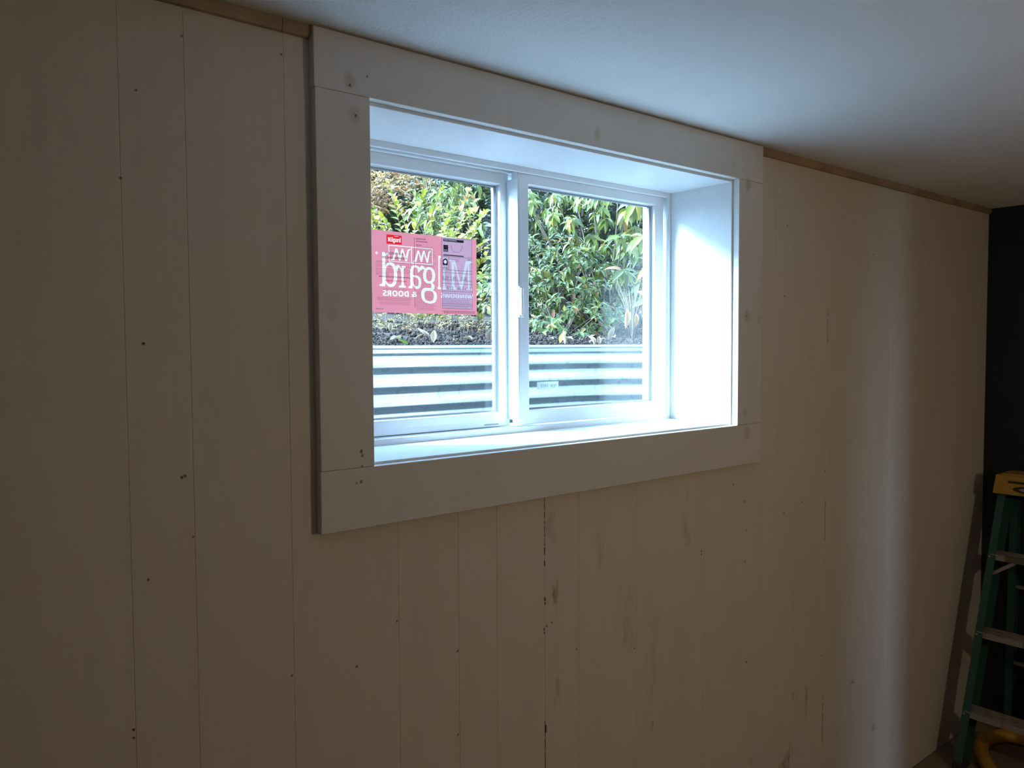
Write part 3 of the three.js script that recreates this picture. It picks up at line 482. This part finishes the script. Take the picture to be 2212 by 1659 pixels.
function sprays(out, stems, list, { pitch = 0.03, size = [0.7, 1.1], r = 0.003, up = 0.5, jitter = 0.4 }) { // leaves in two ranks along twigs
  for (const pts of list) {
    const c = new THREE.CatmullRomCurve3(pts.map((p) => V3(...p))), len = c.getLength(), n = Math.floor(len / pitch);
    for (let i = Math.floor(n * 0.2); i <= n; i++) { const t = Math.min(1, i / n), p = c.getPoint(t), a = c.getTangent(t), s = V3().crossVectors(a, V3(gauss() * 0.5, 1, gauss() * 0.5)).normalize().multiplyScalar(i % 2 ? 1 : -1); out.push({ p, d: a.clone().multiplyScalar(0.5).add(s).add(V3(gauss() * jitter, up + gauss() * jitter, gauss() * jitter)), u: V3(gauss() * 0.6 - 0.4, 1, gauss() * 0.6 + 0.4), s: rr(...size) }); }
    stems.push([pts, r]);
  }
}
{ // broad drooping leaves on the right, reaching close to the well
  const out = [], stems = [], root = [3.75, 1.68, -2.2], cs = [];
  for (let i = 0; i < 150; i++) cs.push(ball([3.45, 2.26, -2.15], [0.75, 0.46, 0.35]));
  for (const p of [[2.96, 2.00, -1.18], [3.05, 2.16, -1.30], [2.90, 2.30, -1.22], [3.10, 2.32, -1.45], [3.18, 2.02, -1.55], [3.22, 2.20, -1.6], [3.02, 2.42, -1.5], [2.98, 1.84, -1.2], [3.2, 2.45, -1.75], [3.0, 2.45, -1.9], [2.78, 2.42, -1.85], [2.72, 2.36, -1.75], [2.95, 2.33, -1.85], [3.12, 2.30, -1.9]]) cs.push(V3(...p));
  const small = cs.filter((p) => p.z < -1.6 && p.x / (EYE.z - p.z) < 1.03), big = cs.filter((p) => !small.includes(p));
  whorls(out, stems, small, root, { n: 8, tilt: [0.8, 1.5], droop: 0.8, size: [0.45, 0.85], stemEvery: 7, r: 0.004, rise: 0.2 });
  whorls(out, stems, big, root, { n: 7, tilt: [0.8, 1.5], droop: 0.75, size: [0.7, 1.1], stemEvery: 7, r: 0.004, rise: 0.2 });
  plant('broadleaf_shrub', 'large shrub with broad drooping green leaves behind the right pane', 'shrub', root, out, { geos: [leafGeo(0.105, 0.034, { droop: 0.9 }), leafGeo(0.095, 0.036, { droop: 0.5, fold: 0.35 }), leafGeo(0.11, 0.03, { droop: 1.2 })], mats: [[0.16, 0.27, 0.065], [0.24, 0.37, 0.10], [0.10, 0.19, 0.05], [0.42, 0.40, 0.06], [0.34, 0.19, 0.07]], weights: [0.38, 0.3, 0.23, 0.06, 0.03], gloss: 0.6, stems });
}
{ // glossy small leaves below it
  const out = [], stems = [], root = [3.15, 1.66, -2.0], cs = [];
  for (let i = 0; i < 170; i++) cs.push(ball([3.12, 1.90, -1.95], [0.58, 0.33, 0.32]));
  for (let i = 0; i < 26; i++) cs.push(ball([2.95, 1.74, -1.62], [0.32, 0.12, 0.16]));
  for (let i = 0; i < 26; i++) cs.push(ball([3.0, 2.12, -1.9], [0.4, 0.14, 0.2]));
  whorls(out, stems, cs, root, { n: 8, tilt: [0.5, 1.35], droop: 0.25, size: [0.7, 1.2], stemEvery: 9, r: 0.0025 });
  plant('glossy_shrub', 'low dense shrub with small glossy dark green leaves behind the right pane', 'shrub', root, out, { geos: [leafGeo(0.05, 0.017, { droop: 0.8 }), leafGeo(0.044, 0.016, { droop: 0.4, fold: 0.4 })], mats: [[0.13, 0.25, 0.06], [0.20, 0.34, 0.08], [0.07, 0.15, 0.045], [0.40, 0.30, 0.05], [0.34, 0.13, 0.05]], weights: [0.4, 0.27, 0.23, 0.06, 0.04], gloss: 0.9, stems });
}
{ // yellow-green shrub behind the left pane
  const out = [], stems = [], root = [2.75, 1.74, -2.9], list = [];
  for (let i = 0; i < 52; i++) { const e = ball([2.85, 2.28, -2.9], [0.62, 0.42, 0.4], 0.5), b = [root[0] + gauss() * 0.14, root[1] + 0.05, root[2] + gauss() * 0.14]; const m = [(b[0] + e.x) / 2 + gauss() * 0.06, (b[1] + e.y) / 2 + 0.08, (b[2] + e.z) / 2]; list.push([b, m, [e.x, e.y, e.z]]); }
  for (let i = 0; i < 34; i++) { const x = rr(2.35, 3.1), z = rr(-2.75, -2.35), h = rr(0.18, 0.42), y = groundY(x, z); list.push([[x, y, z], [x + gauss() * 0.05, y + h * 0.6, z], [x + gauss() * 0.14, y + h, z + gauss() * 0.08]]); }
  for (const e of [[3.30, 2.62, -3.0], [3.22, 2.50, -2.95], [3.12, 2.35, -2.8], [3.20, 2.20, -2.75], [3.05, 2.55, -3.05]]) list.push([[2.85, 1.8, -2.9], [(2.85 + e[0]) / 2 + 0.1, (1.8 + e[1]) / 2, -2.9], e]);
  sprays(out, stems, list, { pitch: 0.022, size: [0.65, 1.2], r: 0.0025 });
  plant('yellow_green_shrub', 'sunlit shrub with rounded yellow green leaves behind the left pane', 'shrub', root, out, { geos: [leafGeo(0.052, 0.030, { droop: 0.3, pow: 0.7 }), leafGeo(0.045, 0.028, { droop: 0.6, pow: 0.65 })], mats: [[0.36, 0.55, 0.10], [0.50, 0.60, 0.12], [0.22, 0.40, 0.08], [0.60, 0.55, 0.16], [0.45, 0.22, 0.10]], weights: [0.36, 0.27, 0.27, 0.08, 0.02], gloss: 0.3, tr: 0.5, stems, tint: [1.0, 0.66, 0.24] });
}
{ // pale willow-like stems in the middle
  const out = [], stems = [], list = [];
  for (let i = 0; i < 26; i++) { const e = ball([3.42, 2.72, -3.55], [0.34, 0.36, 0.25], 0.2); list.push([[3.40 + gauss() * 0.05, 1.85, -3.6], [3.40 + (e.x - 3.4) * 0.4, (e.y + 2.1) / 2, -3.58], [e.x, e.y + 0.05, e.z], [e.x + gauss() * 0.08, e.y - 0.06, e.z + 0.05]]); }
  sprays(out, stems, list, { pitch: 0.035, size: [0.7, 1.2], r: 0.004, up: -0.4 });
  plant('slender_shrub', 'tall shrub with pale narrow hanging leaves beside the yellow green shrub', 'shrub', [3.4, 1.85, -3.6], out, { geos: [leafGeo(0.085, 0.022, { droop: 0.9 }), leafGeo(0.075, 0.024, { droop: 0.5 })], mats: [[0.26, 0.40, 0.12], [0.36, 0.48, 0.17], [0.18, 0.32, 0.09]], gloss: 0.5, tr: 0.45, stems });
}
{ // bronze fine-leaved branches at the upper left
  const out = [], stems = [], list = [];
  for (let i = 0; i < 62; i++) { const e = ball([3.42, 2.98, -4.35], [0.5, 0.30, 0.4], 0.1); list.push([[3.15, 2.05, -4.6], [3.2 + (e.x - 3.2) * 0.5, (2.2 + e.y) / 2 + 0.25, (e.z - 4.6) / 2], [e.x, e.y, e.z], [e.x + rr(0.06, 0.16), e.y - rr(0.0, 0.06), e.z + gauss() * 0.06]]); }
  sprays(out, stems, list, { pitch: 0.02, size: [0.7, 1.25], r: 0.003, up: 0.1 });
  plant('bronze_maple', 'small tree with fine pale bronze leaves at the top left', 'tree', [3.15, 1.95, -4.6], out, { geos: [leafGeo(0.038, 0.018, { droop: 0.5, n: 3 }), leafGeo(0.032, 0.018, { droop: 0.3, n: 3 })], mats: [[0.56, 0.66, 0.46], [0.56, 0.52, 0.34], [0.54, 0.66, 0.34], [0.46, 0.32, 0.20]], weights: [0.4, 0.25, 0.25, 0.1], gloss: 0.3, tr: 0.5, stems, tint: [1.25, 0.72, 0.42] });
}
{ // dark shrubs and trees behind
  const hedge = (label, base, c, r, n, cn, size, mats, stemR = 0.01, gl = 0.6) => {
    const out = [], stems = [], cs = []; for (let i = 0; i < cn; i++) cs.push(ball(c, r, 0.15));
    whorls(out, stems, cs, base, { n, tilt: [0.5, 1.4], droop: 0.35, size: [0.7, 1.25], stemEvery: 16, r: stemR });
    return [label, out, stems, base, mats, size, gl];
  };
  const dk = [[0.055, 0.11, 0.035], [0.085, 0.16, 0.05], [0.035, 0.075, 0.03]], md = [[0.10, 0.19, 0.055], [0.15, 0.25, 0.07], [0.06, 0.12, 0.04]];
  const put = (name, cat, [label, out, stems, base, mats, s, gl]) => plant(name, label, cat, base, out, { geos: [leafGeo(s, s * 0.34, { n: 3, droop: 0.6 }), leafGeo(s * 0.9, s * 0.36, { n: 3, droop: 0.3 })], mats, stems, gloss: gl });
  put('dark_shrub', 'shrub', hedge('dark evergreen shrub in the shade behind the broad drooping leaves', [4.5, 1.8, -3.3], [4.95, 2.5, -3.4], [1.05, 1.05, 0.45], 8, 1500, 0.085, dk));
  put('dark_shrub', 'shrub', hedge('dark evergreen shrub between the left pane plants and the centre mullion', [4.9, 1.85, -5.0], [5.0, 2.65, -5.0], [0.75, 1.05, 0.35], 8, 900, 0.09, md));
  put('dark_tree', 'tree', hedge('dark tree with sky showing through its crown behind the pale stems', [5.9, 2.1, -7.4], [5.9, 3.2, -7.4], [1.25, 1.5, 0.8], 9, 900, 0.12, dk, 0.02));
  put('dark_tree', 'tree', hedge('dark tree far behind the left end of the window', [3.4, 2.0, -5.7], [3.95, 2.85, -5.9], [0.95, 1.1, 0.5], 9, 800, 0.10, dk, 0.02));
  put('dark_tree', 'tree', hedge('dark tree far behind the centre mullion', [8.3, 2.2, -7.0], [8.3, 3.1, -7.0], [0.95, 1.5, 0.8], 9, 700, 0.12, dk, 0.02));
  put('dark_tree', 'tree', hedge('dark tree far behind the right end of the window', [10.5, 2.2, -6.6], [10.5, 3.0, -6.6], [1.0, 1.5, 0.8], 9, 420, 0.12, md, 0.02));
}
{ // the planting goes on to the left, hidden from here by the window reveal
  const out = [], stems = [], cs = []; for (let i = 0; i < 2600; i++) cs.push(ball([1.5, 2.8, -8.2], [3.4, 1.6, 0.5], 0.02));
  whorls(out, stems, cs, [1.5, 2.1, -8.2], { n: 9, tilt: [0.5, 1.4], droop: 0.35, size: [0.7, 1.25], stemEvery: 24, r: 0.02 });
  plant('hedge', 'long green hedge continuing behind the trees beyond the left end of the window', 'hedge', [1.5, 2.1, -8.2], out, { geos: [leafGeo(0.19, 0.075, { n: 3, droop: 0.6 })], mats: [[0.10, 0.19, 0.055], [0.15, 0.25, 0.07], [0.06, 0.12, 0.04]], stems });
}
{ // low mossy ground cover at the left
  const out = [], stems = [], list = [];
  for (let i = 0; i < 90; i++) { const x = rr(1.95, 2.85), z = rr(-2.45, -1.95), y = groundY(x, z), h = rr(0.03, 0.10); list.push([[x, y, z], [x + gauss() * 0.03, y + h * 0.7, z], [x + gauss() * 0.08, y + h, z + gauss() * 0.05]]); }
  sprays(out, stems, list, { pitch: 0.008, size: [0.6, 1.2], r: 0.0012 });
  plant('ground_cover', 'low olive brown ground cover on the soil below the pink sticker', 'plant', [2.4, 1.69, -2.2], out, { geos: [leafGeo(0.02, 0.007, { n: 2 })], mats: [[0.30, 0.30, 0.09], [0.22, 0.26, 0.08], [0.40, 0.30, 0.12], [0.20, 0.14, 0.07]], gloss: 0.2, stems, tint: [1.3, 0.85, 0.5] });
}
{ // a clump of dry stalks with withered leaves
  const base = [3.08, 1.65, -1.40], out = [], stems = [];
  for (let i = 0; i < 46; i++) { const a = rr(0, 6.28), h = rr(0.12, 0.30), s = rr(0.02, 0.11); stems.push([[[base[0], base[1], base[2]], [base[0] + Math.cos(a) * s * 0.4, base[1] + h * 0.6, base[2] + Math.sin(a) * s * 0.4], [base[0] + Math.cos(a) * s, base[1] + h, base[2] + Math.sin(a) * s]], 0.0012]); }
  for (const [x, y, z, dx, s] of [[3.00, 1.80, -1.36, -0.12, 1.1], [3.06, 1.81, -1.30, 0.1, 1.25], [3.10, 1.80, -1.34, 0.45, 1.15], [3.03, 1.78, -1.33, 0.0, 0.8]]) out.push({ p: V3(x, y, z), d: V3(dx, -1, 0.1), u: V3(gauss() * 0.4 - 0.3, 0.3, 1), s });
  plant('dry_clump', 'clump of dry grey stalks with withered tan leaves at the lower right', 'plant', base, out, { geos: [leafGeo(0.09, 0.03, { droop: 0.5, fold: 0.5 })], mats: [[0.50, 0.42, 0.30], [0.60, 0.50, 0.36]], gloss: 0.1, stems, tint: [1.1, 0.75, 0.45], stemMat: std({ color: lin(0.20, 0.15, 0.11), roughness: 0.9 }) });
}
{ // fallen leaves on the soil
  const g = [leafGeo(0.075, 0.030, { droop: -0.9, fold: 0.5, n: 5 }), leafGeo(0.065, 0.026, { droop: 0.7, fold: 0.6, n: 5 }), leafGeo(0.055, 0.028, { droop: -0.4, fold: 0.3, n: 5 })];
  const tan = [0.42, 0.30, 0.18], pale = [0.44, 0.32, 0.19], yel = [0.62, 0.46, 0.06], grn = [0.24, 0.36, 0.05], brown = [0.24, 0.13, 0.07];
  const put = (x, z, c, k, s, yaw, pitch, label, group) => { const m = single('fallen_leaf', g[k], leafMat(c, 0.1, 0.35), label, 'leaf', group); m.position.set(x, groundY(x, z) + 0.006, z); m.scale.setScalar(s); m.rotation.set(-Math.PI / 2 + pitch, 0, yaw, 'YXZ'); m.rotation.y = yaw; m.rotation.z = 0; };
  put(2.235, -1.0, pale, 0, 0.85, 0.5, 0.9, 'pale dry leaf standing up behind the well rim under a yellow leaf');
  put(2.262, -1.06, yel, 0, 0.9, -1.3, 0.35, 'yellow fallen leaf just behind the rim in the right pane');
  put(2.40, -1.0, pale, 1, 0.9, 0.2, 1.2, 'pale curled leaf standing on the rim near the middle of the right pane');
  put(2.44, -1.01, pale, 2, 0.7, -0.5, 1.1, 'pale pointed leaf just right of the standing curled leaf');
  put(1.50, -1.0, grn, 2, 0.9, 1.4, 0.25, 'rounded green leaf lying on the well rim in the left pane');
  put(1.62, -1.25, tan, 1, 1.1, 1.9, 0.2, 'tan curled leaf on the soil near the left pane edge');
  put(2.78, -1.30, [0.66, 0.48, 0.26], 1, 1.15, 1.5, 0.25, 'large orange tan leaf at the lower right of the right pane');
  const rest = [[1.55, -1.45, tan], [1.70, -1.15, pale], [1.78, -1.4, brown], [1.84, -1.2, tan], [1.92, -1.5, pale], [1.99, -1.18, brown], [2.07, -1.4, tan], [2.10, -1.1, tan], [1.66, -1.65, brown], [1.88, -1.75, tan], [2.55, -1.15, pale], [2.62, -1.3, pale], [2.70, -1.2, tan], [2.66, -1.45, pale], [2.84, -1.45, pale], [2.52, -1.4, brown], [2.36, -1.35, tan], [2.27, -1.3, brown], [2.75, -1.1, pale], [2.9, -1.35, tan]];
  for (const [x, z, c] of rest) put(x, z, c, Math.floor(rnd() * 3), rr(0.6, 1.1), rr(0, 6), rr(-0.1, 0.5), `${c === pale ? 'pale bleached' : c === tan ? 'tan curled' : 'dark brown'} dry leaf on the soil seen through the ${x < 2.15 ? 'left' : 'right'} pane`, `${c === pale ? 'pale' : c === tan ? 'tan' : 'brown'} dry leaves on the soil behind the ${x < 2.15 ? 'left' : 'right'} pane`);
}
renderer.render(scene, camera);
